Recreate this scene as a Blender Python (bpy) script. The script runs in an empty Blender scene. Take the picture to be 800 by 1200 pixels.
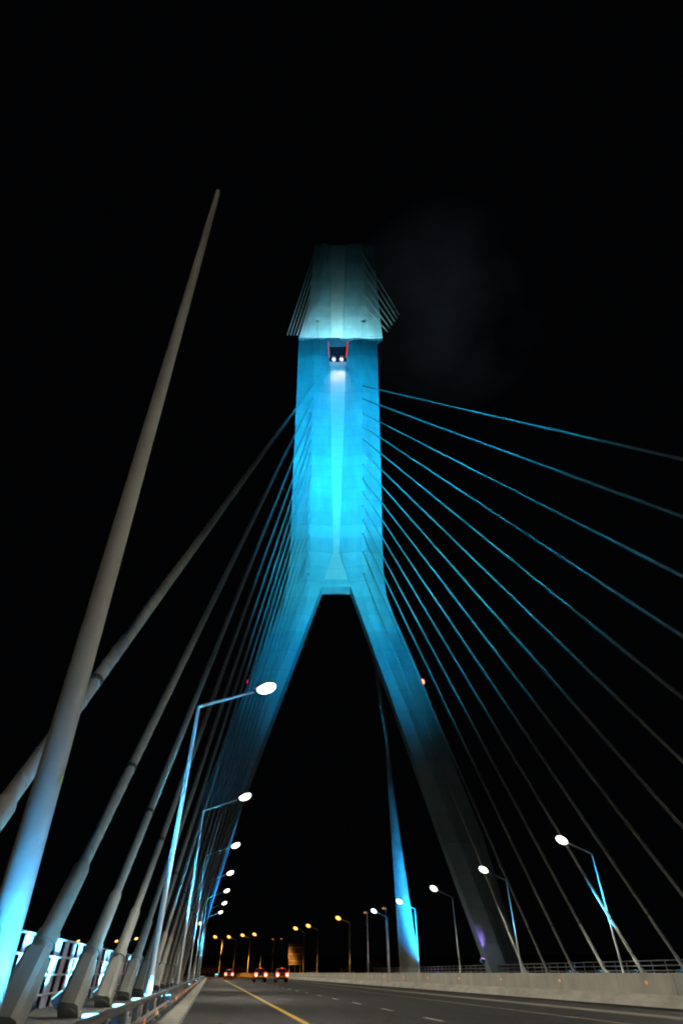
import bpy, math, random
from mathutils import Vector, Matrix
random.seed(7)
R = math.radians
scene = bpy.context.scene
COL = scene.collection
EYE = 1.0
YAW = R(10.6)
CT, ST = math.cos(YAW), math.sin(YAW)

# ------------------------------------------------------------------ helpers
class MB:
    """collects shapes and links them as one mesh object"""
    def __init__(self):
        self.v, self.f, self.sm = [], [], []
    def add(self, vs, fs, smooth=False):
        o = len(self.v)
        self.v += [tuple(p) for p in vs]
        for f in fs:
            self.f.append([i + o for i in f]); self.sm.append(smooth)
        return self
    def box(self, c, size, rot=None, taper=1.0, bev=0.0):
        sx, sy, sz = [a / 2 for a in size]
        M = rot if rot is not None else Matrix.Identity(3)
        c = Vector(c)
        b = min(bev, sx * .9, sy * .9)
        def ring(z, k):
            if b > 0:
                q = [(-sx + b, -sy), (sx - b, -sy), (sx, -sy + b), (sx, sy - b), (sx - b, sy), (-sx + b, sy), (-sx, sy - b), (-sx, -sy + b)]
            else:
                q = [(-sx, -sy), (sx, -sy), (sx, sy), (-sx, sy)]
            return [c + M @ Vector((x * k, y * k, z)) for x, y in q]
        a, t = ring(-sz, 1), ring(sz, taper)
        n = len(a)
        fs = [list(range(n))[::-1], [n + i for i in range(n)]]
        fs += [[i, (i + 1) % n, n + (i + 1) % n, n + i] for i in range(n)]
        return self.add(a + t, fs)
    def path(self, pts, rad, n=12, caps=True, smooth=True):
        pts = [Vector(p) for p in pts]
        if not isinstance(rad, (list, tuple)): rad = [rad] * len(pts)
        vs = []
        up = None
        for i, p in enumerate(pts):
            d = (pts[min(i + 1, len(pts) - 1)] - pts[max(i - 1, 0)]).normalized()
            if up is None:
                up = Vector((0, 0, 1)) if abs(d.z) < .9 else Vector((1, 0, 0))
            a = d.cross(up).normalized(); b = a.cross(d).normalized(); up = b
            for k in range(n):
                t = 2 * math.pi * k / n
                vs.append(p + (a * math.cos(t) + b * math.sin(t)) * rad[i])
        fs = []
        for i in range(len(pts) - 1):
            for k in range(n):
                fs.append([i * n + k, i * n + (k + 1) % n, (i + 1) * n + (k + 1) % n, (i + 1) * n + k])
        self.add(vs, fs, smooth)
        if caps:
            self.add(vs[:n], [list(range(n))]); self.add(vs[-n:], [list(range(n))[::-1]])
        return self
    def loft(self, rings, caps=True, smooth=False):
        n = len(rings[0]); vs = [p for r in rings for p in r]; fs = []
        for i in range(len(rings) - 1):
            for k in range(n):
                fs.append([i * n + k, i * n + (k + 1) % n, (i + 1) * n + (k + 1) % n, (i + 1) * n + k])
        if caps:
            fs.append(list(range(n))[::-1]); fs.append([(len(rings) - 1) * n + k for k in range(n)])
        return self.add(vs, fs, smooth)
    def ellipsoid(self, c, r, rot=None, nu=14, nv=9, zmin=-1.0):
        M = rot if rot is not None else Matrix.Identity(3)
        c = Vector(c); rings = []
        for j in range(nv):
            t = -math.pi / 2 + math.pi * j / (nv - 1)
            rr = max(math.cos(t), .02)
            rings.append([c + M @ Vector((r[0] * rr * math.cos(2 * math.pi * k / nu), r[1] * rr * math.sin(2 * math.pi * k / nu), r[2] * max(math.sin(t), zmin))) for k in range(nu)])
        return self.loft(rings, True, True)
    def build(self, name, mat, parent=None):
        me = bpy.data.meshes.new(name)
        me.from_pydata(self.v, [], self.f)
        me.polygons.foreach_set('use_smooth', self.sm)
        me.materials.append(mat)
        me.update()
        o = bpy.data.objects.new(name, me); COL.objects.link(o)
        if parent is not None:
            o.parent = parent
            l = Vector((0, 0, 0)); q = parent
            while q is not None:
                l += q.location; q = q.parent
            for v in me.vertices: v.co -= l
        import bmesh
        bm = bmesh.new(); bm.from_mesh(me); bmesh.ops.recalc_face_normals(bm, faces=bm.faces); bm.to_mesh(me); bm.free()
        return o

def tag(o, label=None, cat=None, group=None, kind=None):
    if label: o['label'] = label
    if cat: o['category'] = cat
    if group: o['group'] = group
    if kind: o['kind'] = kind
    return o
def thing(name, loc, label, cat, group=None):
    o = bpy.data.objects.new(name, None); COL.objects.link(o)
    o.location = loc; o.empty_display_size = .3
    return tag(o, label, cat, group)
def dup_tree(o, parent=None):
    c = o.copy(); COL.objects.link(c); c.parent = parent
    for ch in list(o.children):
        if ch.type != 'LIGHT': dup_tree(ch, c)
    return c

ORD = ['first', 'second', 'third', 'fourth', 'fifth', 'sixth', 'seventh', 'eighth', 'ninth', 'tenth', 'eleventh', 'twelfth', 'thirteenth', 'fourteenth']

# ------------------------------------------------------------------ materials
def new_mat(name):
    m = bpy.data.materials.new(name); m.use_nodes = True
    nt = m.node_tree; return m, nt, nt.nodes['Principled BSDF']
def noisy(name, col, rough=.6, metal=0.0, scale=3.0, amount=.25, bump=.0, detail=6, stretch=(1, 1, 1), spec=.5):
    m, nt, b = new_mat(name)
    tc = nt.nodes.new('ShaderNodeTexCoord'); mp = nt.nodes.new('ShaderNodeMapping'); mp.inputs['Scale'].default_value = stretch
    nt.links.new(tc.outputs['Object'], mp.inputs['Vector'])
    n = nt.nodes.new('ShaderNodeTexNoise'); n.inputs['Scale'].default_value = scale; n.inputs['Detail'].default_value = detail; n.inputs['Roughness'].default_value = .65
    nt.links.new(mp.outputs[0], n.inputs['Vector'])
    r = nt.nodes.new('ShaderNodeValToRGB')
    r.color_ramp.elements[0].position = .3; r.color_ramp.elements[1].position = .7
    r.color_ramp.elements[0].color = [c * (1 - amount) for c in col] + [1]
    r.color_ramp.elements[1].color = [min(1, c * (1 + amount)) for c in col] + [1]
    nt.links.new(n.outputs['Fac'], r.inputs[0]); nt.links.new(r.outputs[0], b.inputs['Base Color'])
    b.inputs['Roughness'].default_value = rough; b.inputs['Metallic'].default_value = metal
    b.inputs['Specular IOR Level'].default_value = spec
    if bump > 0:
        bp = nt.nodes.new('ShaderNodeBump'); bp.inputs['Strength'].default_value = bump; bp.inputs['Distance'].default_value = .02
        nt.links.new(n.outputs['Fac'], bp.inputs['Height']); nt.links.new(bp.outputs[0], b.inputs['Normal'])
    return m
def glow(name, col, strength):
    m, nt, b = new_mat(name)
    b.inputs['Base Color'].default_value = (*[min(1, c) for c in col], 1)
    b.inputs['Emission Color'].default_value = (*col, 1); b.inputs['Emission Strength'].default_value = strength
    b.inputs['Roughness'].default_value = .3
    return m

def concrete_board(name, col, band=4.2, amount=.16):
    """cast concrete: broad blotches, fine grain and faint pour lines every few metres of height"""
    m, nt, b = new_mat(name)
    tc = nt.nodes.new('ShaderNodeTexCoord')
    n = nt.nodes.new('ShaderNodeTexNoise'); n.inputs['Scale'].default_value = .22; n.inputs['Detail'].default_value = 9; n.inputs['Roughness'].default_value = .62
    mp = nt.nodes.new('ShaderNodeMapping'); mp.inputs['Scale'].default_value = (1, 1, .35)
    nt.links.new(tc.outputs['Object'], mp.inputs[0]); nt.links.new(mp.outputs[0], n.inputs['Vector'])
    r = nt.nodes.new('ShaderNodeValToRGB'); r.color_ramp.elements[0].position = .32; r.color_ramp.elements[1].position = .7
    r.color_ramp.elements[0].color = [c * (1 - amount) for c in col] + [1]; r.color_ramp.elements[1].color = [c * (1 + amount) for c in col] + [1]
    nt.links.new(n.outputs['Fac'], r.inputs[0])
    sp = nt.nodes.new('ShaderNodeSeparateXYZ'); nt.links.new(tc.outputs['Object'], sp.inputs[0])
    d = nt.nodes.new('ShaderNodeMath'); d.operation = 'DIVIDE'; d.inputs[1].default_value = band; nt.links.new(sp.outputs['Z'], d.inputs[0])
    fr = nt.nodes.new('ShaderNodeMath'); fr.operation = 'FRACT'; nt.links.new(d.outputs[0], fr.inputs[0])
    ln = nt.nodes.new('ShaderNodeMath'); ln.operation = 'LESS_THAN'; ln.inputs[1].default_value = .06; nt.links.new(fr.outputs[0], ln.inputs[0])
    ml = nt.nodes.new('ShaderNodeMath'); ml.operation = 'MULTIPLY'; ml.inputs[1].default_value = .16; nt.links.new(ln.outputs[0], ml.inputs[0])
    mx = nt.nodes.new('ShaderNodeMixRGB'); nt.links.new(ml.outputs[0], mx.inputs[0]); nt.links.new(r.outputs[0], mx.inputs[1]); mx.inputs[2].default_value = [c * .3 for c in col] + [1]
    fl = nt.nodes.new('ShaderNodeMath'); fl.operation = 'FLOOR'; nt.links.new(d.outputs[0], fl.inputs[0])
    wn = nt.nodes.new('ShaderNodeTexWhiteNoise'); wn.noise_dimensions = '1D'; nt.links.new(fl.outputs[0], wn.inputs['W'])
    st = nt.nodes.new('ShaderNodeTexNoise'); st.inputs['Scale'].default_value = .9; st.inputs['Detail'].default_value = 5
    mp2 = nt.nodes.new('ShaderNodeMapping'); mp2.inputs['Scale'].default_value = (1, 1, .04); nt.links.new(tc.outputs['Object'], mp2.inputs[0]); nt.links.new(mp2.outputs[0], st.inputs['Vector'])
    sm = nt.nodes.new('ShaderNodeMath'); sm.operation = 'ADD'; nt.links.new(wn.outputs['Value'], sm.inputs[0]); nt.links.new(st.outputs['Fac'], sm.inputs[1])
    vr = nt.nodes.new('ShaderNodeMapRange'); vr.inputs['From Min'].default_value = .2; vr.inputs['From Max'].default_value = 1.7
    vr.inputs['To Min'].default_value = 1 - amount * .9; vr.inputs['To Max'].default_value = 1 + amount * .9; nt.links.new(sm.outputs[0], vr.inputs['Value'])
    vm = nt.nodes.new('ShaderNodeVectorMath'); vm.operation = 'SCALE'; nt.links.new(mx.outputs[0], vm.inputs[0]); nt.links.new(vr.outputs[0], vm.inputs['Scale'])
    nt.links.new(vm.outputs[0], b.inputs['Base Color']); b.inputs['Roughness'].default_value = .85
    b.inputs['Specular IOR Level'].default_value = .2
    return m

M = {}
M['concrete'] = concrete_board('pylon concrete', (.26, .36, .38))
M['pale_concrete'] = concrete_board('pale steel web', (.66, .47, .42), 3.1, .05)
M['groove'] = concrete_board('head groove concrete', (.40, .45, .45), 3.1, .05)
M['barrier'] = noisy('barrier concrete', (.48, .46, .39), .85, 0, .9, .24, .2, 10, (1, 1, .4))
M['barrier_base'] = noisy('barrier base concrete', (.56, .53, .45), .85, 0, 1.6, .25, .4, 10, (1, .5, 1))
M['kerb'] = noisy('kerb concrete', (.34, .33, .29), .9, 0, 2.5, .25, .4, 10)
M['deck'] = noisy('deck concrete', (.2, .2, .19), .9, 0, 1.2, .3, .3, 8)
M['asphalt'] = noisy('asphalt', (.020, .0172, .0132), .7, 0, .9, .45, .35, 14, (2, .3, 1))
M['yellow'] = noisy('yellow road paint', (.62, .38, .05), .6, 0, 4, .35, .2, 10)
M['white'] = noisy('white road paint', (.55, .53, .48), .6, 0, 4, .35, .2, 10)
M['worn'] = noisy('worn cream road paint', (.36, .31, .22), .7, 0, 3, .45, .2, 10)
M['channel'] = noisy('drain channel concrete', (.26, .24, .18), .9, 0, 1.5, .35, .3, 10, (1, .3, 1))
M['sheath'] = noisy('grey stay sheathing', (.33, .325, .30), .4, 0, .9, .14, 0, 6, (1, 1, 1), .3)
M['sleeve'] = noisy('grey anchor steel', (.34, .345, .315), .55, 0, 1.2, .14, .05, 8, (1, 1, 1), .3)
M['ring'] = noisy('dark rubber ring', (.05, .05, .05), .6, 0, 3, .2)
M['post'] = noisy('pale painted steel', (.62, .64, .64), .4, 0, 2, .06, 0)
M['galv'] = noisy('galvanised steel', (.5, .51, .5), .34, .85, 6, .2, .05)
M['rail_dark'] = noisy('weathered rail steel', (.3, .28, .26), .5, .4, 5, .3)
M['lampbody'] = noisy('lamp housing', (.25, .26, .27), .5, .2, 4, .1)
M['panel'] = noisy('screen panel', (.55, .5, .6), .5, 0, 2.5, .2, .1, 8)
M['box_blue'] = noisy('blue floodlight case', (.12, .3, .6), .45, 0, 5, .2)
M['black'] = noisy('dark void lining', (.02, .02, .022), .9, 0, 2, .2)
M['earth'] = noisy('dark grassy earth', (.06, .052, .032), 1, 0, .12, .45, .6, 12)
M['leaf'] = noisy('shrub leaves', (.07, .08, .03), .8, 0, 1.5, .4)
M['wood'] = noisy('stem bark', (.07, .05, .035), .9, 0, 4, .3)
M['water'] = noisy('river water', (.01, .014, .018), .08, 0, .4, .2, .2)
M['sign_back'] = noisy('sign back aluminium', (.06, .055, .05), .8, 0, .8, .15)
M['rubber'] = noisy('tyre rubber', (.02, .02, .02), .85, 0, 8, .2)
M['glass'] = noisy('dark car glass', (.01, .012, .014), .45, 0, 2, .1, 0, 4, (1, 1, 1), .1)
M['plate'] = noisy('yellow number plate', (.6, .5, .12), .5, 0, 4, .1)
def bowl(name, rim, core, s_rim, s_core):
    m, nt, b = new_mat(name)
    lw = nt.nodes.new('ShaderNodeLayerWeight'); lw.inputs['Blend'].default_value = .5
    mr = nt.nodes.new('ShaderNodeMapRange'); mr.inputs['From Min'].default_value = .15; mr.inputs['From Max'].default_value = .95
    mr.inputs['To Min'].default_value = s_core; mr.inputs['To Max'].default_value = s_rim
    nt.links.new(lw.outputs['Facing'], mr.inputs['Value']); nt.links.new(mr.outputs[0], b.inputs['Emission Strength'])
    mx = nt.nodes.new('ShaderNodeMixRGB'); mx.inputs[1].default_value = (*core, 1); mx.inputs[2].default_value = (*rim, 1)
    nt.links.new(lw.outputs['Facing'], mx.inputs[0]); nt.links.new(mx.outputs[0], b.inputs['Emission Color'])
    b.inputs['Base Color'].default_value = (.8, .8, .75, 1); b.inputs['Roughness'].default_value = .3
    return m
M['lens_white'] = bowl('white lamp lens', (.9, .85, .66), (1, .98, .88), .25, 7)
M['lens_sodium'] = bowl('sodium lamp lens', (1, .36, .04), (1, .55, .12), .5, 2.6)
M['lens_faint'] = glow('faint sodium lens', (1, .32, .08), .55)
M['lens_cyan'] = glow('cyan flood lens', (.22, .82, 1), 5)
M['lens_violet'] = glow('violet flood lens', (.75, .35, 1), 4)
M['lens_white_hot'] = glow('white flood lens', (.86, .66, 1), 1.5)
M['red_strip'] = glow('red warning strip', (1, .06, .07), .75)
M['red_lamp'] = glow('red warning lamp', (1, .12, .05), 10)
M['magenta_lamp'] = glow('small red lamp', (.8, .02, .12), 1.2)
M['tail'] = glow('red tail lamp', (1, .07, .03), 3)
M['tail_hot'] = glow('brake lamp bulb', (1, .6, .35), 6)
M['reflector_glow'] = glow('amber reflector painted glow', (1, .33, .14), .75)  # reflectors, no lamps: returned headlight is put in as their own glow
M['reflector_glow_dim'] = glow('dim amber reflector painted glow', (1, .3, .12), .35)

def light(kind, name, loc, energy, col, target=None, cone=60, blend=.6, size=.1, parent=None):
    l = bpy.data.lights.new(name, kind); l.energy = energy; l.color = col; l.shadow_soft_size = size
    if kind == 'SPOT': l.spot_size = R(cone); l.spot_blend = blend
    o = bpy.data.objects.new(name, l); COL.objects.link(o); o.location = loc
    if target is not None:
        o.rotation_euler = (Vector(target) - Vector(loc)).to_track_quat('-Z', 'Y').to_euler()
    return o

# ------------------------------------------------------------------ the course of the road: straight, then a bend to the left beyond the bridge
def bend(s):
    return 0 if s < 140 else -(s - 140) ** 2 / 450.0
def strip(name, mat, profile, s0, s1, step=4.0, kind=None, parent=None):
    """sweeps a cross-section (lat, z) along the road"""
    m = MB(); n = max(1, int(math.ceil((s1 - s0) / step))); rings = []
    for i in range(n + 1):
        s = s0 + (s1 - s0) * i / n
        rings.append([Vector((l + bend(s), s, z)) for l, z in profile])
    m.loft(rings)
    o = m.build(name, mat, parent)
    if kind: o['kind'] = kind
    return o
def sheet(m, l0, l1, s0, s1, z, step=4.0):
    n = max(1, int(math.ceil((s1 - s0) / step))); vs = []; fs = []
    for i in range(n + 1):
        s = s0 + (s1 - s0) * i / n
        vs += [(l0 + bend(s), s, z), (l1 + bend(s), s, z)]
    for i in range(n): fs.append([2 * i, 2 * i + 1, 2 * i + 3, 2 * i + 2])
    m.add(vs, fs); return m

# ground sheet with the valley under the bridge and an embankment outside the bend
def sstep(a, b, x):
    t = max(0, min(1, (x - a) / (b - a))); return t * t * (3 - 2 * t)
def ground_z(l, s):
    edge_r = 38 + bend(s); edge_l = -4 + bend(s)
    d = max(l - edge_r, edge_l - l)
    base = -.25
    rise = (1.2 + 3.6 * sstep(0, 60, l - edge_r)) * sstep(2, 18, d) if l > edge_r else 1.4 * sstep(3, 40, d)
    hill = 8 * sstep(150, 700, s) * sstep(30, 200, d)
    z = base + rise + hill + (math.sin(l * .13) * math.cos(s * .09) * .5 + math.sin(l * .041 + s * .05) * .7) * sstep(4, 25, d)
    valley = -22 + 4 * sstep(20, 200, abs(l - 17))
    k = sstep(146, 172, s)
    return valley * (1 - k) + z * k
xs = [-1500, -900, -500, -300] + [-200 + 6 * i for i in range(84)] + [400, 600, 900, 1500]
ys = [-900, -500, -250, -120] + [-60 + 6 * i for i in range(75)] + [450, 540, 700, 1000, 1600, 2600]
m = MB(); nx = len(xs)
m.add([(x, y, ground_z(x, y)) for y in ys for x in xs], [[j * nx + i, j * nx + i + 1, (j + 1) * nx + i + 1, (j + 1) * nx + i] for j in range(len(ys) - 1) for i in range(nx - 1)], True)
m.build('ground', M['earth'])['kind'] = 'structure'
m = MB(); m.add([(-1500, 30, -17.5), (1500, 30, -17.5), (1500, 95, -17.5), (-1500, 95, -17.5)], [[0, 1, 2, 3]]); m.build('river', M['water'])['kind'] = 'structure'

# deck and carriageways
strip('bridge_deck', M['deck'], [(-5.75, -.35), (-5.75, -1.0), (2, -2.6), (32, -2.6), (40.6, -1.0), (40.6, -.35)], -40, 178, 200, 'structure')
strip('road', M['asphalt'], [(-.6, -.30), (37.0, -.30), (37.0, 0), (-.6, 0)], -40, 330, 3, 'structure')
strip('verge', M['deck'], [(-5.75, -.34), (-1.05, -.34), (-1.05, .09), (-5.75, .09)], -40, 178, 4, 'structure')
strip('far_verge', M['deck'], [(37.003, -.34), (40.6, -.34), (40.6, .12), (37.003, .12)], -40, 178, 4, 'structure')
m = MB()
s = -30.0
while s < 170:
    a = (-1.046, s + .006); b = (-.604, s + .9 - .006)
    vs = []
    for z, ins in ((-.3, 0), (.10, 0), (.125, .03)):
        vs += [(-1.046, a[1], z), (b[0] - ins, a[1], z), (b[0] - ins, b[1], z), (-1.046, b[1], z)]
    fs = []
    for r in (0, 4):
        fs += [[r + k, r + (k + 1) % 4, r + 4 + (k + 1) % 4, r + 4 + k] for k in range(4)]
    fs += [[8, 9, 10, 11], [3, 2, 1, 0]]
    m.add(vs, fs); s += .9
m.build('kerb', M['kerb'])['kind'] = 'structure'
# painted markings
m = MB(); sheet(m, 2.52, 2.7, -30, 300, .004); m.build('road_marking', M['yellow'])['kind'] = 'structure'
m = MB(); sheet(m, 10.72, 10.86, -30, 300, .004); m.build('road_marking', M['worn'])['kind'] = 'structure'
m = MB(); s = -28.6
while s < 280:
    sheet(m, 6.32, 6.46, s, s + 1.7, .004, 2); s += 5.3
m.build('road_marking', M['white'])['kind'] = 'structure'
m = MB(); sheet(m, 13.2, 13.95, -30, 250, .005); m.build('drain_channel', M['channel'])['kind'] = 'structure'

# ------------------------------------------------------------------ concrete barrier along the middle of the road
bar = thing('median_barrier', (17.5, 40, 0), 'long grey concrete barrier along the middle of the road with self-glowing amber reflectors', 'road barrier')
strip('barrier_base', M['barrier_base'], [(17.0, 0.003), (17.08, .10), (17.42, .36), (17.98, .36), (18.3, .10), (18.4, 0.003)], -25, 250, 2.5, None, bar)
m = MB(); s = -25.0
while s < 250:
    c = bend(s)
    a = [(17.45 + c, s + .008), (17.95 + c, s + .008), (17.95 + bend(s + 3.78), s + 3.772), (17.45 + bend(s + 3.78), s + 3.772)]
    m.add([(x, y, .362) for x, y in a] + [(x + (.05 if i in (0, 3) else -.05), y, 1.0) for i, (x, y) in enumerate(a)],
          [[0, 1, 2, 3], [4, 5, 6, 7]] + [[i, (i + 1) % 4, 4 + (i + 1) % 4, 4 + i] for i in range(4)])
    s += 3.78
m.build('barrier_wall', M['barrier'], bar)
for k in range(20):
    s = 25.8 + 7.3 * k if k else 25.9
    q = MB(); q.ellipsoid((17.455 + bend(s), s, .70), (.04, .065, .055)); q.build('glow_reflector', M['reflector_glow'] if k < 4 else M['reflector_glow'], bar)  # barrier reflector, its return of headlights set as emission

# ------------------------------------------------------------------ near guard rail on the left
gr = thing('guard_rail', (-1.3, 30, .1), 'low steel guard rail with tubular top rail along the left kerb', 'guard rail')
m = MB(); m.path([(-1.32, s, .56) for s in range(-10, 171, 10)], .055, 12); m.build('top_rail', M['galv'], gr)
m = MB()
m.loft([[Vector((-1.17, y, .36)), Vector((-1.13, y, .33)), Vector((-1.17, y, .29)), Vector((-1.13, y, .25)), Vector((-1.17, y, .22)), Vector((-1.21, y, .22)), Vector((-1.21, y, .36))] for y in (-10, 50, 110, 170)])
m.build('beam_rail', M['rail_dark'], gr)
for k in range(46):
    y = 4.0 + 2.0 * k if k < 30 else 64 + 4 * (k - 30)
    q = MB(); q.box((-1.29, y, .325), (.09, .12, .47)); q.build('post', M['rail_dark'], gr)
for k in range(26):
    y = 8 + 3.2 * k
    q = MB(); q.ellipsoid((-1.135, y, .30), (.025, .05, .05), None, 8, 5); q.build('reflector', M['reflector_glow'] if k % 3 == 0 else M['reflector_glow_dim'], gr)  # emission stands in for headlights thrown back by the reflector

# ------------------------------------------------------------------ pylon
D = 98.85; X0 = -1.2
def T(x, dy, z):
    X, Y = X0 + x, D + dy
    return Vector((X * CT + Y * ST, -X * ST + Y * CT, z))
def lerp(tab, z):
    for (a, va), (b, vb) in zip(tab, tab[1:]):
        if a <= z <= b: return va + (vb - va) * (z - a) / (b - a)
    return tab[0][1] if z < tab[0][0] else tab[-1][1]
OUT = [(-22, 35.2), (1.9, 27.4), (17.3, 24.6), (29.4, 21.2), (44.6, 17.2), (60, 12.3), (64, 11.25), (70, 10.9), (77, 11.0), (106, 12.1), (114, 12.25), (170, 14.0)]
ANC = [(-22, 31.5), (2, 24.6), (30, 16.2), (45, 11.4), (60, 6.7), (66, 5.85), (75, 6.0), (95, 6.5), (116, 7.05), (142, 7.8), (170, 8.6)]
INN = [(-22, 30.0), (4.4, 21.6), (24, 15.8), (46.8, 9.0), (66.2, 3.25)]
WEB = [(66.2, 3.25), (68.4, 2.75), (76, .72), (94, 1.2), (134, 2.2), (152, 2.5), (170, 3.65)]
BASE = T(0, 2.5, 0)
pyl = thing('pylon', BASE, 'tall concrete bridge pylon shaped like an inverted Y, floodlit blue', 'bridge tower')
for sg in (-1, 1):
    rings = []
    for z in (66.2, 68.4, 71, 76, 81, 87, 94, 104, 114, 124, 134, 143, 152, 160, 169.6):
        o, a, w = lerp(OUT, z), lerp(ANC, z), lerp(WEB, z)
        rings.append([T(sg * o, 1.3, z), T(sg * a, 0, z), T(sg * w, .8, z), T(sg * w, 4.2, z), T(sg * o, 4.2, z)])
    MB().loft(rings).build('shaft', M['concrete'], pyl)
    rings = []
    for z in (-22, 2, 10, 17.3, 23, 29.4, 37, 45, 52, 58, 62, 64.2, 66.197):
        o, a, w = lerp(OUT, z), lerp(ANC, z), lerp(INN, z)
        rings.append([T(sg * o, 1.3, z), T(sg * a, 0, z), T(sg * w, .8, z), T(sg * w, 4.2, z), T(sg * o, 4.2, z)])
    leg = MB().loft(rings).build('leg', M['concrete'], pyl)
    if sg > 0: tag(leg, 'right leg, its foot fading into the dark')
    q = MB(); q.ellipsoid(T(sg * (lerp(OUT, 44.8) + .25), 2.6, 44.8), (.4, .4, .55)); q.build('warning_lamp', M['red_lamp'] if sg > 0 else M['magenta_lamp'], pyl)
# recessed web between the two shaft halves, widening at the fork
rings = []
for z in (68.45, 71, 76, 84, 94, 114, 134, 152, 157.5):
    w = lerp(WEB, z) + .15
    rings.append([T(-w, 1.2, z), T(w, 1.2, z), T(w, 3.9, z), T(-w, 3.9, z)])
MB().loft(rings).build('web', M['pale_concrete'], pyl)
MB().loft([[T(-w, d0, z), T(w, d0, z), T(w, 4.0, z), T(-w, 4.0, z)] for z, w, d0 in ((66.3, 3.2, .9), (68.3, 2.72, .9))]).build('fork_beam', M['concrete'], pyl)
# dark opening under the head with two floodlights and red edges
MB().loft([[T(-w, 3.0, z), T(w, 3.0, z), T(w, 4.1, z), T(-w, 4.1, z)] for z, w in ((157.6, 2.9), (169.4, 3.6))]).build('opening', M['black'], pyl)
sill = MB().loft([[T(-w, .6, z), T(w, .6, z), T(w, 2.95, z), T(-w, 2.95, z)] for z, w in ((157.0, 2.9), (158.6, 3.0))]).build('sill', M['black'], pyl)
for sg in (-1, 1):
    w0, w1 = lerp(WEB, 158.8), lerp(WEB, 169.3)
    MB().path([T(sg * (w0 - .12), 1.1, 158.8), T(sg * (w1 - .12), 1.1, 169.3)], .28 if sg > 0 else .12, 8).build('warning_strip', M['red_strip'], pyl)
    fx = sg * 1.3 - .1
    MB().box(T(fx, -.15, 157.2), (1.5, 1.3, 1.2), None, .8, .2).build('floodlight', M['lampbody'], pyl)
    q = MB(); q.ellipsoid(T(fx, -.2, 156.2), (.6, .5, .8)); q.build('floodlight_lens', M['lens_white_hot'], pyl)
# anchor nibs along the shaft
AZ = [141.6, 134.8, 127.7, 121.6, 115.9, 110.5, 105.3, 100.0, 95.0, 90.2, 85.4, 81.0, 75.6, 69.3]
for sg in (-1, 1):
    for z in AZ:
        a = lerp(ANC, z)
        q = MB(); q.path([T(sg * (a + .15), .9, z + .5), T(sg * (a + .45), -.35, z - .35)], [.42, .3], 8); q.build('cable_anchor', M['concrete'], pyl)
# head: a wider block that overhangs the shaft, with a pale groove and slanting ribs
hd = []
for z, l, r, d0 in ((169.9, -13.9, 15.7, -.35), (173, -13.6, 15.7, -.35), (199, -11.5, 15.6, -.35), (238, -11.0, 15.8, -.35), (251, -11.0, 15.8, -.35)):
    g = 2.6 + (z - 170) * .022
    e = 0.0 if z < 170 else (.15 if z < 175 else 1.0)
    hd.append([T(l, d0 + 1.1 * e, z), T(l + 4.5, d0, z), T(-g - .4, d0 + .6 * e, z), T(-g * .82 - .4, d0 + 1.1 * e, z), T(g * .82 - .4, d0 + 1.1 * e, z), T(g - .4, d0 + .6 * e, z), T(r - 5.2, d0, z), T(r, d0 + 1.1 * e, z), T(r, 1.0 + .6 * e, z), T(r - 3, 3.4, z), T(l + 3, 3.4, z), T(l, 1.0 + .6 * e, z)])
head = MB().loft(hd).build('head_block', M['concrete'], pyl)
MB().loft([[T(-g - .4, q, z), T(g - .4, q, z), T(g - .4, q + .3, z), T(-g - .4, q + .3, z)] for z, g, q in ((170.1, 1.95, -.38), (173, 2.0, -.21), (199, 2.5, .6), (250.8, 3.5, .6))]).build('groove', M['groove'], pyl)
for k in range(6):
    zt = 246 - 10.5 * k
    q = MB(); q.path([T(-10.2 + .1 * k, -.9, zt - 2), T(-17.9 + 1.15 * k, -1.2, 170.0)], .2, 6); q.build('rib', M['sleeve'], pyl)
for k in range(6):
    zt = 238 - 9.5 * k; xe = 22.5 - 1.0 * k; ze = 184 - 2.4 * k
    q = MB(); q.path([T(10.4, -.9, zt), T(xe, -1.4, ze)], .2, 6); q.build('rib', M['sleeve'], pyl)

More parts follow.
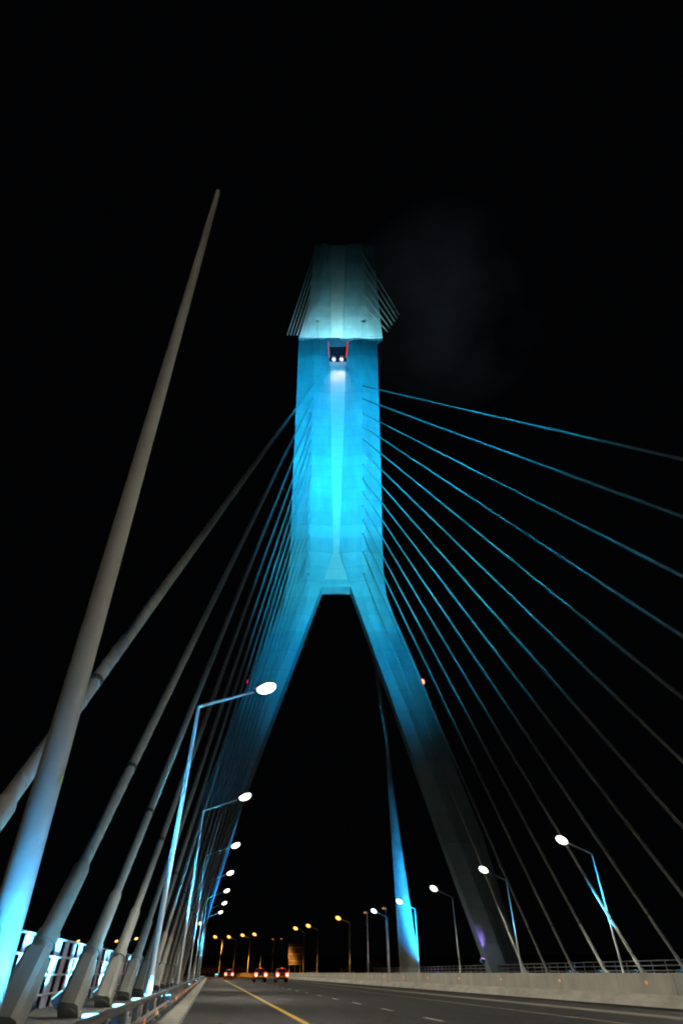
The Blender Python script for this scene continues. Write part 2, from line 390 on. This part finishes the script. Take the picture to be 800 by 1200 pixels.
# ------------------------------------------------------------------ stay cables
LATL, LATR = -3.6, 38.5
def stay(k, side, back=False):
    sg = -1 if side == 'l' else 1
    z1 = AZ[k]; a = lerp(ANC, z1)
    top = T(sg * (a + .3), .1 if not back else 4.0, z1)
    lat = LATL if sg < 0 else LATR
    if not back: s = 8.4 + 6 * k - (.4 if k == 0 else 0) if sg < 0 else 2.5 + 6.03 * k
    else: s = 139.0 - 1.0 * k
    foot = Vector((lat, s, .35))
    d = (top - foot).normalized(); L = (top - foot).length
    if back:
        lab = 'blue-lit back stay in the narrow wedge of cables standing behind the right leg' if sg > 0 else 'dim back stay in the tight bundle of cables behind the left leg'
        grp = 'back stays beyond the right leg' if sg > 0 else 'back stays beyond the left leg'
    elif sg < 0:
        lab = 'grey stay cable rising from the left deck edge, %s from the camera' % ('nearest' if k == 0 else ORD[k])
        grp = 'stay cables along the left deck edge'
    else:
        lab = 'thin stay cable on the right of the pylon, %s from the top of its fan' % ('uppermost' if k == 0 else ORD[k])
        grp = 'stay cables fanning right from the pylon'
    t = thing('stay_cable', foot, lab, 'stay cable', grp)
    r = (.155 if sg > 0 else .135) if not back else .17
    N = 40
    m = MB(); m.path([foot + d * (.2 + (L - .2) * (i / N)) - Vector((0, 0, .0044 * L * (i / N) * (1 - i / N))) for i in range(N + 1)], r, 16); m.build('sheath', M['sheath'], t)
    if back:
        q = MB(); q.path([foot - d * .3, foot + d * 1.4], .26, 10); q.build('anchor_sleeve', M['sleeve'], t); return t
    sl = 2.6 if sg < 0 else 1.7
    ln = sl / d.z
    q = MB(); q.path([foot - d * .2, foot + d * ln * .97, foot + d * ln], [.20, .19, .16], 16); q.build('anchor_sleeve', M['sleeve'], t)
    q = MB(); q.path([foot + d * (ln * .42), foot + d * (ln * .42 + .22)], .235, 16); q.build('flange', M['sleeve'], t)
    q = MB(); q.path([foot + d * (ln + 3.1), foot + d * (ln + 3.22)], r + .02, 14); q.build('clamp_ring', M['ring'], t)
    # anchor block leaning with the cable
    yx = d.cross(Vector((1, 0, 0))).normalized(); xx = yx.cross(d).normalized()
    rot = Matrix((xx, yx, d)).transposed()
    if sg < 0:
        q = MB(); q.box(foot + d * .45, (.54, .78, 1.25), rot, .84, .1); q.build('anchor_block', M['sleeve'], t)
    else:
        q = MB(); q.box(foot + d * .3, (.62, .75, .95), rot, .85, .1); q.build('anchor_block', M['sleeve'], t)
    if sg < 0 and k in (0, 1, 2):
        hel = []; n = int(min(L, 60) / .045)
        up = Vector((0, 0, 1)); aa = d.cross(up).normalized(); bb = aa.cross(d)
        for i in range(0, n):
            u = ln + .3 + i * .045; ph = i * .045 / .55 * 2 * math.pi
            if u > L: break
            sag = 0
            hel.append(foot + d * u + (aa * math.cos(ph) + bb * math.sin(ph)) * (r + .004))
        if k in (0, 1, 2, 6, 7):
            q = MB(); q.path(hel, .014, 4, False); q.build('spiral_fillet', M['sheath'], t)
    return t
for k in range(14):
    stay(k, 'l'); stay(k, 'r')
for k in range(14):
    stay(k, 'r', True); stay(k, 'l', True)

# ------------------------------------------------------------------ street lamps
CY = (.018, .50, 1.0)
def lamp(name, lat, s, sgn, label, group, hgt=10.4, arm=3.1, rise=1.1, white=True, z0=.1, lit=True, base_r=.14):
    t = thing(name, (lat, s, z0), label, 'street lamp', group)
    m = MB(); m.path([(lat, s, z0), (lat, s, z0 + .45), (lat, s, z0 + .9)] + [(lat, s, z0 + 1.0 + (hgt - z0 - 1.0) * i / 12) for i in range(13)], [base_r] * 3 + [base_r * (.8 - .25 * i / 12) for i in range(13)], 16); m.build('post', M['post'] if white else M['rail_dark'], t)
    q = MB(); q.box((lat, s, z0 + .03), (.5, .5, .06)); q.build('base_plate', M['galv'], t)
    tip = Vector((lat + sgn * arm, s, hgt + rise)); d = (tip - Vector((lat, s, hgt))).normalized()
    q = MB(); q.path([(lat, s, hgt - .02), Vector((lat, s, hgt)) + d * (arm - .5)], [base_r * .55, base_r * .45], 10); q.build('arm', M['post'] if white else M['galv'], t)
    yx = Vector((0, 1, 0)); zx = d.cross(yx).normalized()
    if zx.z < 0: zx = -zx
    rot = Matrix((d, yx, zx)).transposed()
    c = tip - d * .1
    b = (.98 if sgn > 0 else 1.3) if white else 1.5
    h = MB(); h.ellipsoid(c + zx * .16, (.60, .22, .16), rot, 16, 9, -.25); hh = h.build('lamp_head', M['lampbody'], t)
    q = MB(); q.ellipsoid(c + d * .06 + zx * .02, (.50 * b, .28 * b, .28 * b), rot, 16, 9); q.build('lens', M['lens_white'] if white else M['lens_sodium'], t)
    return t, tip
LEFT_E, RIGHT_E = 4300, 4200
for k in range(7):
    s = 25.3 + 21.5 * k
    t, tip = lamp('street_lamp', -2.06 + bend(s), s, 1, 'white street lamp on the left of the road, %s' % ('the nearest and tallest looking one' if k == 0 else ORD[k] + ' counted away from the camera'), 'white lamps along the left side of the bridge')
    light('SPOT', 'street_lamp_light', tip - Vector((0, 0, .5)), LEFT_E, (1, .92, .77), tip + Vector((5, 0, -10)), 130, .4, .3)
for k in range(6):
    s = 37.5 + 21.5 * k
    t, tip = lamp('street_lamp', 37.7 + bend(s), s, -1, 'white street lamp beyond the median on the right, %s counted from the camera' % (ORD[k]), 'white lamps along the right side of the bridge')
    light('SPOT', 'street_lamp_light', tip - Vector((0, 0, .5)), RIGHT_E, (1, .92, .77), tip + Vector((-5, 0, -10)), 130, .4, .3)
# the lamps of the same rows that stand beside and behind the camera
for i, (lat, s, sg, e) in enumerate(((37.7, 16, -1, 9000), (37.7, -5.5, -1, 9000), (-2.06, -17.7, 1, 3000))):
    t, tip = lamp('street_lamp', lat, s, sg, ['white street lamp beside the camera on the far right side', 'white street lamp behind the camera on the far right side', 'white street lamp behind the camera on the left side'][i], 'white lamps beside and behind the camera')
    if sg < 0: light('SPOT', 'street_lamp_light', tip - Vector((0, 0, .5)), e, (1, .92, .77), tip + Vector((-4, 0, -10)), 150, .3, .3)
    else: light('POINT', 'street_lamp_light', tip - Vector((0, 0, .5)), e, (1, .92, .77), size=.3)

# tall tapered mast beside the camera
p0, p1, p2, p3 = Vector((-2.25, 7.7, .1)), Vector((-2.05, 7.35, 1.6)), Vector((-1.98, 6.5, 3.6)), Vector((-2.31, 5.0, 15.6))
p0 = Vector((-2.08, 7.45, .1)); 
mast = thing('lamp_mast', p0, 'tall tapered steel mast leaning over at far left, lit blue at its foot', 'mast')
def mp(u): return p0.lerp(Vector((-2.27, 5.22, 16.2)), u)
m = MB(); m.path([mp(i / 12) for i in range(13)], [.165 - .108 * i / 12 for i in range(13)], 20); m.build('pole', M['sleeve'], mast)
q = MB(); q.path([mp(.002), mp(.012)], .3, 16); q.build('base_plate', M['galv'], mast)
q = MB(); q.box(mp(.16) + Vector((.15, -.06, 0)), (.02, .06, .08)); q.build('tag_plate', M['plate'], mast)
q = MB(); q.ellipsoid(mp(1.0), (.057, .057, .05)); q.build('cap', M['post'], mast)

# blue ground floodlights at the lamp posts, each with its beam
def flood(loc, aim, energy, col, label, group, cone=38, blend=1.0, lens='lens_cyan', sc=1.0):
    t = thing('ground_floodlight', loc, label, 'floodlight', group)
    d = (Vector(aim) - Vector(loc)).normalized(); yx = Vector((0, 1, 0)); xx = yx.cross(d).normalized(); yx = d.cross(xx)
    rot = Matrix((xx, yx, d)).transposed(); c = Vector(loc)
    q = MB(); q.box(c + d * .02, (.34 * sc, .30 * sc, .22 * sc), rot, 1.15, .04); q.build('housing', M['box_blue'], t)
    q = MB(); q.box(c + d * .14 * sc, (.36 * sc, .31 * sc, .03 * sc), rot, 1, .04); q.build('lens', M[lens], t)
    q = MB(); q.box((c.x, c.y, c.z - .12 * sc), (.1, .1, .16)); q.build('bracket', M['rail_dark'], t)
    light('SPOT', 'flood_beam', c + d * (.2 * sc), energy, col, aim, cone, blend, .08 if energy < 1e5 else 4.5)
    return t
FG = 'blue floodlights at the lamp posts'
for k in range(7):
    s = 25.3 + 21.5 * k; l = -2.06 + bend(s)
    flood((l + .75, s - 2.2, .28), (l, s, 7.0), 80000, CY, 'small blue floodlight at the foot of the %s left lamp post' % ORD[k], FG, 34)
for k in range(6):
    s = 37.5 + 21.5 * k; l = 37.7 + bend(s)
    flood((l - 2.0, s - 1.2, .75), (l, s, 6.6), [34000, 34000, 9000, 600, 4000, 600][k], CY, 'small blue floodlight at the foot of the %s right lamp post' % ORD[k], FG, 24)
flood((-1.55, 6.7, .3), (-2.05, 7.3, 1.5), 650, (.05, .46, 1), 'blue floodlight at the foot of the tall leaning mast', FG, 70)

# uplight boxes between the cable anchors on the left
BG = 'floodlight boxes in the row of cable feet'
for k in range(9):
    s = 9.6 + 3.9 * k
    c = Vector((-1.95, s - (.7 if k == 0 else 0), .09))
    t = thing('uplight_box', c, 'blue uplight box with glowing top beside the left cable feet, %s from the camera' % ORD[k], 'floodlight', BG)
    q = MB(); q.box(c + Vector((0, 0, .16)), (.32, .36, .32), None, 1.0, .03); q.build('case', M['box_blue'] if k % 2 == 0 else M['panel'], t)
    q = MB(); q.box(c + Vector((0, 0, .34)), (.35, .39, .04), None, 1.0, .05); q.build('lens', M['lens_cyan'] if k < 5 else M['box_blue'], t)
    light('SPOT', 'box_beam', c + Vector((0, 0, .42)), 650 if k < 6 else 250, (.08, .58, 1), c + Vector((-.3, .3, 3)), 165, 1, .15)

# ------------------------------------------------------------------ left wind screen of wide uprights between rails
scr = thing('wind_screen', (-5.5, 40, .09), 'tall wind screen of wide pale uprights and blue-lit rails along the left deck edge', 'screen')
for z in (1.9, 1.42, .95, .45):
    m = MB(); m.path([(-5.44, y, z) for y in (8, 36, 64, 94)], .035, 8); m.build('rail', M['post'], scr)
for k in range(60):
    y = 9 + 1.42 * k
    q = MB(); q.box((-5.52, y, .80), (.06, .62 if k % 3 else .85, 2.2), None, 1, .02); q.build('panel', M['panel'], scr)
for k in range(9):
    y = 16.6 + 4.1 * k if k < 6 else 37.1 + 5.5 * (k - 5)
    flood((-4.75, y, .3), (-5.5, y + .5, 1.2), 6000, (.09, .60, 1.0), 'screen floodlight at the left deck edge, %s from the camera' % ORD[k], 'floodlights shining on the wind screen', 75)
# ------------------------------------------------------------------ railing on the far right edge
rr = thing('parapet_railing', (40.2, 60, .12), 'thin dark steel railing along the far right deck edge behind the barrier', 'railing')
for z in (1.85, 1.5, 1.15):
    m = MB(); m.path([(40.2, y, z) for y in (20, 70, 120, 172)], .05, 8); m.build('rail', M['galv'], rr)
for k in range(76):
    y = 22 + 2 * k
    q = MB(); q.box((40.2, y, 1.0), (.1, .12, 1.76)); q.build('post', M['galv'], rr)
for k in range(6):
    s = 41 + 6.2 * k
    flood((39.3, s, 1.0), (40.3, s + .4, 1.6), 60, (.05, .3, 1), 'blue floodlight on the far right deck edge, %s from the camera' % ORD[k], 'blue floodlights along the far railing', 80)

# ------------------------------------------------------------------ floodlights of the pylon
PB = (.055, .60, 1.0)
def pflood(loc, aim, e, col, cone, blend, label, lens='lens_cyan', sc=1.4):
    t = flood(loc, aim, e, col, label, 'pylon floodlights', cone, blend, lens, sc); return t
UP, MID, LOW = (.006, .48, 1.0), (.085, .84, .98), (.008, .52, 1.0)
for (l, s0, aim, e, col, cone, lab) in (
    (20.0, -24, T(-5, 0, 114), 3.6e6, UP, 26, 'pylon floodlight behind the median barrier, nearest of the row'),
    (20.0, -20, T(5, 0, 114), 3.6e6, UP, 26, 'pylon floodlight behind the median barrier, second of the row'),
    (20.0, -12, T(0, 0, 66), 1.35e6, LOW, 36, 'pylon floodlight behind the median barrier, third of the row'),
    (20.0, 22, T(0, 0, 88), 0.92e6, MID, 36, 'pylon floodlight behind the median barrier, farthest of the row')):
    pflood((l, s0, .5), aim, e, col, cone, 1, lab)
# white beams from the floodlights under the head, down the web
for sg in (-1, 1):
    light('SPOT', 'flood_beam', T(sg * 1.3 - .1, -.4, 155.3), 9000, (.72, .70, 1), T(sg * 1.1, 1.7, 140), 40, 1, .5)
# added lights on added brackets, shielded so that only the head is lit
for x in (-6.5, 8.0):
    pos = T(x, -14, 157)
    light('SPOT', 'added_head_beam', pos, 0.75e5, (.34, .80, .90), T(x * .9, -.5, 173), 75, 1, .02)
    arm_ = MB(); arm_.path([T(x, .9, 160), T(x, -14, 156.4)], .025, 6); arm_.build('bracket', M['black'], pyl)  # added bracket, carries the added light for the head
    arm_ = MB(); arm_.box(T(x, -14, 156.5), (.4, .4, .3)); arm_.build('added_head_light', M['lampbody'], pyl)
    arm_ = MB(); arm_.add([T(x - .9, -13.6, 156.5), T(x + .9, -13.6, 156.5), T(x + .9, -13.6, 157.374), T(x - .9, -13.6, 157.374), T(x - .9, -13.58, 156.5), T(x + .9, -13.58, 156.5), T(x + .9, -13.58, 157.374), T(x - .9, -13.58, 157.374)], [[0, 1, 2, 3], [4, 5, 6, 7], [0, 1, 5, 4], [2, 3, 7, 6], [0, 3, 7, 4], [1, 2, 6, 5]]); arm_.build('added_light_shield', M['lampbody'], pyl)  # added plate that blocks this light from the shaft below
# violet floods at the right leg
pflood(T(21.3, -.6, 2.2), T(21.6, .9, 4.6), 900, (.5, .25, 1), 40, 1, 'violet floodlight at the foot of the right pylon leg', 'lens_violet', 1.6)
pflood((39.2, 117, .9), (40.2, 121, 2), 400, (.5, .3, 1), 60, 1, 'small violet floodlight beside the far railing beyond the right leg', 'lens_violet', 1.6)
# blue floods at the feet of the back stays
pflood((34.5, 117, .6), (36.5, 125, 12), 90000, (.012, .42, 1.0), 90, 1, 'blue floodlight at the foot of the right back stays')
pflood((1.0, 117, .6), (-.4, 121, 30), 25000, (.02, .42, 1.0), 75, 1, 'blue floodlight at the foot of the left back stays')

# ------------------------------------------------------------------ far sodium lamps round the bend
SG = 'orange sodium lamps round the bend'
sod = [(-.05, 267.7), (5.2, 266.7), (9.9, 253.2), (13.9, 246.6), (24.5, 209.8), (26.8, 197.1), (30.3, 166.7)]
for i, (l, s) in enumerate(sod):
    t, tip = lamp('sodium_lamp', l + 3.0, s, -1, 'orange sodium lamp on the far bend, %s from the left in its row' % ORD[i], SG, 10.6, 3.0, .9, False, ground_z(l + 3, s) - .3, base_r=.22)
    light('SPOT', 'sodium_light', tip - Vector((0, 0, 1)), 22000, (1, .40, .07), tip + Vector((-5, 0, -10)), 118, .4, .4)
for i, (l, s) in enumerate([(-59.3, 316.2), (-42.6, 313.1), (-31.6, 287.4), (-4.6, 192)]):
    t, tip = lamp('sodium_lamp', l - 3.0, s, 1, 'orange sodium lamp seen between the left stays, %s from the left' % ORD[i], 'orange sodium lamps behind the left stays', 10.6, 3.0, .9, False, ground_z(l - 3, s) - .3, base_r=.22)
    light('SPOT', 'sodium_light', tip - Vector((0, 0, 1)), 9000, (1, .40, .07), tip + Vector((8, 0, -10)), 92, .4, .4)
# unlit posts among them
for i, (l, s, h) in enumerate([(34.6, 152, 11.8), (36.2, 140.5, 11.8), (38.6, 132, 11.6), (23.2, 235, 10), (20.5, 238, 10)]):
    t = thing('lamp_post', (l, s, ground_z(l, s) - .3), 'dim post with a faint reddish lamp among the orange lamps, %s from the right' % ORD[[2, 1, 0, 3, 4][i]], 'post', 'unlit posts beyond the bridge')
    m = MB(); m.path([(l, s, min(ground_z(l, s), 0) - .3), (l, s, h)], [.2, .12], 8); m.build('post', M['galv'], t)
    q = MB(); q.ellipsoid((l - .3, s, h), (.5, .2, .14)); q.build('lamp_head', M['lampbody'], t)
    q = MB(); q.ellipsoid((l - .5, s, h - .1), (.32, .24, .2)); q.build('lens', M['lens_faint'], t)

# sign board beyond the bridge, seen from behind
sg_ = thing('road_sign', (18.0, 150, 0), 'plain rectangular sign board on two posts beyond the end of the bridge', 'road sign')
q = MB(); q.box((25.5, 215, 5.4), (4.6, .12, 5.2), None, 1, 0); q.build('board', M['sign_back'], sg_)
for z in (3.8, 5.4, 7.0):
    q = MB(); q.box((25.5, 214.9, z), (4.5, .08, .12)); q.build('stiffener', M['galv'], sg_)
for dx in (-1.7, 0, 1.7):
    q = MB(); q.box((25.5 + dx, 215.2, 1.6), (.16, .16, 8.6)); q.build('post', M['galv'], sg_)

# shrubs on the embankment
def shrub(l, s, r, label):
    z = ground_z(l, s)
    t = thing('shrub', (l, s, z), label, 'shrub', 'shrubs beyond the barrier')
    q = MB()
    for i in range(5):
        a = i * 1.3; q.path([(l, s, z - .2), (l + math.cos(a) * r * .5, s + math.sin(a) * r * .5, z + r * 1.0)], [.07, .03], 5)
    q.build('stem', M['wood'], t)
    q = MB()
    for i in range(700):
        u = Vector((random.gauss(0, 1), random.gauss(0, 1), random.gauss(0, 1))).normalized() * (random.random() ** .4)
        c = Vector((l, s, z + r * .85)) + Vector((u.x * r * 1.2, u.y * r, u.z * r * (.7 + .3 * math.sin(u.x * 5))))
        a = Vector((random.gauss(0, 1), random.gauss(0, 1), random.gauss(0, 1))).normalized() * .16; b = a.cross(Vector((random.gauss(0, 1), random.gauss(0, 1), random.gauss(0, 1)))).normalized() * .11
        q.add([c - a, c + b, c + a, c - b], [[0, 1, 2, 3]])
    q.build('foliage', M['leaf'], t)
shrub(41.0, 172, 1.9, 'rounded shrub on the bank just left of the blue cable wedge')
shrub(35.5, 182, 1.6, 'low dark shrub on the bank beside the sign board')
shrub(43.5, 186, 2.2, 'spreading shrub on the bank behind the blue cable wedge')

# ------------------------------------------------------------------ cars
def car(l, s, paint, label, hot):
    t = thing('car', (l, s, 0), label, 'car', 'cars driving away on the left carriageway')
    prof = [(-2.05, .32), (-2.08, .62), (-2.0, .95), (-1.75, 1.0), (-1.35, 1.42), (-.6, 1.5), (.35, 1.46), (1.05, 1.0), (1.85, .88), (2.1, .62), (2.08, .32)]
    hw = [.80, .84, .84, .80, .62, .58, .58, .76, .80, .80, .78]
    rings = [[(l - w, s + y, z) for (y, z), w in zip(prof, hw)], [(l + w, s + y, z) for (y, z), w in zip(prof, hw)]]
    n = len(prof); m = MB()
    mid = [(l, s + y, z + .02) for (y, z) in prof]
    m.loft([[Vector(p) for p in rings[0]], [Vector(p) for p in mid], [Vector(p) for p in rings[1]]]); m.build('body', paint, t)
    q = MB(); q.add([(l - .62, s - 1.76, 1.04), (l + .62, s - 1.76, 1.04), (l + .5, s - 1.40, 1.40), (l - .5, s - 1.40, 1.40)], [[0, 1, 2, 3]]); q.add([(l - .62, s - 1.72, 1.03), (l + .62, s - 1.72, 1.03), (l + .5, s - 1.36, 1.39), (l - .5, s - 1.36, 1.39)], [[3, 2, 1, 0]]); q.build('rear_window', M['glass'], t)
    for sx in (-1, 1):
        for yy in (-1.3, 1.3):
            q = MB(); q.path([(l + sx * .62, s + yy, .32), (l + sx * .85, s + yy, .32)], .32, 16); w = q.build('wheel', M['rubber'], t)
            q = MB(); q.path([(l + sx * .84, s + yy, .32), (l + sx * .862, s + yy, .32)], .19, 12); q.build('rim', M['galv'], w)
        q = MB(); q.box((l + sx * .66, s - 2.1, .80), (.42, .1, .46), None, 1, .03); tl = q.build('tail_light', M['tail'], t)
        q = MB(); q.ellipsoid((l + sx * .66, s - 2.17, .78), (.14, .03, .12)); q.build('bulb', M['tail_hot'], tl)
        q = MB(); q.box((l + sx * .95, s + .55, 1.0), (.2, .1, .14)); q.build('wing_mirror', paint, t)
    q = MB(); q.box((l, s - 2.12, .62), (.5, .02, .12)); q.build('number_plate', M['plate'], t)
    q = MB(); q.box((l, s - 2.09, .42), (1.6, .12, .16), None, 1, .04); q.build('bumper', M['rubber'], t)
    q = MB(); q.box((l, s - 1.3, 1.5), (.3, .05, .04)); q.build('brake_light', M['tail'], t)
car(6.9, 100, noisy('black car paint', (.008, .008, .009), .5, 0, 3, .1), 'dark car with red tail lights, the middle one of the three', True)
car(9.7, 98, noisy('red car paint', (.16, .012, .012), .5, 0, 3, .1), 'red car nearest the median barrier with red tail lights', True)
car(3.6, 142, noisy('grey car paint', (.02, .02, .022), .5, 0, 3, .1), 'small far car at the left with red tail lights', False)

# ------------------------------------------------------------------ night sky with a faint patch of lit cloud
w = bpy.data.worlds.new('World'); scene.world = w; w.use_nodes = True
nt = w.node_tree; bg = nt.nodes['Background']
tc = nt.nodes.new('ShaderNodeTexCoord')
n = nt.nodes.new('ShaderNodeTexNoise'); n.inputs['Scale'].default_value = 2.2; n.inputs['Detail'].default_value = 5
nt.links.new(tc.outputs['Generated'], n.inputs['Vector'])
dot = nt.nodes.new('ShaderNodeVectorMath'); dot.operation = 'DOT_PRODUCT'; nt.links.new(tc.outputs['Generated'], dot.inputs[0])
dot.inputs[1].default_value = Vector((.293, .455, .955)).normalized()
mr = nt.nodes.new('ShaderNodeMapRange'); mr.inputs['From Min'].default_value = .984; mr.inputs['From Max'].default_value = 1.0
nt.links.new(dot.outputs['Value'], mr.inputs['Value'])
mu = nt.nodes.new('ShaderNodeMath'); mu.operation = 'MULTIPLY'; nr = nt.nodes.new('ShaderNodeMapRange'); nr.inputs['From Min'].default_value = .36; nr.inputs['From Max'].default_value = .68
nt.links.new(n.outputs['Fac'], nr.inputs['Value']); n.inputs['Scale'].default_value = 4.5
nt.links.new(mr.outputs[0], mu.inputs[0]); nt.links.new(nr.outputs[0], mu.inputs[1])
mx = nt.nodes.new('ShaderNodeMixRGB'); nt.links.new(mu.outputs[0], mx.inputs[0])
mx.inputs[1].default_value = (.0007, .0008, .0011, 1); mx.inputs[2].default_value = (.0065, .0082, .0098, 1)
nt.links.new(mx.outputs[0], bg.inputs[0]); bg.inputs[1].default_value = 1.0

# ------------------------------------------------------------------ camera and render settings
cam = bpy.data.cameras.new('Camera'); co = bpy.data.objects.new('Camera', cam); COL.objects.link(co); scene.camera = co
cam.sensor_fit = 'VERTICAL'; cam.sensor_height = 36; cam.lens = 36 * 614 / 1200
cam.clip_start = .05; cam.clip_end = 6000
co.location = (0, 0, EYE); co.rotation_euler = (R(90 + 41.33), 0, -YAW)
scene.render.engine = 'CYCLES'
scene.view_settings.view_transform = 'Standard'; scene.view_settings.look = 'None'
scene.view_settings.exposure = 0; scene.view_settings.gamma = 1
c = scene.cycles
c.use_denoising = True
c.denoiser = 'OPENIMAGEDENOISE'
c.denoising_prefilter = 'ACCURATE'
c.denoising_input_passes = 'RGB_ALBEDO_NORMAL'
c.max_bounces = 4; c.diffuse_bounces = 2; c.glossy_bounces = 2
c.sample_clamp_indirect = 4
c.use_light_tree = False
c.sampling_pattern = 'TABULATED_SOBOL'
c.filter_width = 2.0
c.use_adaptive_sampling = False
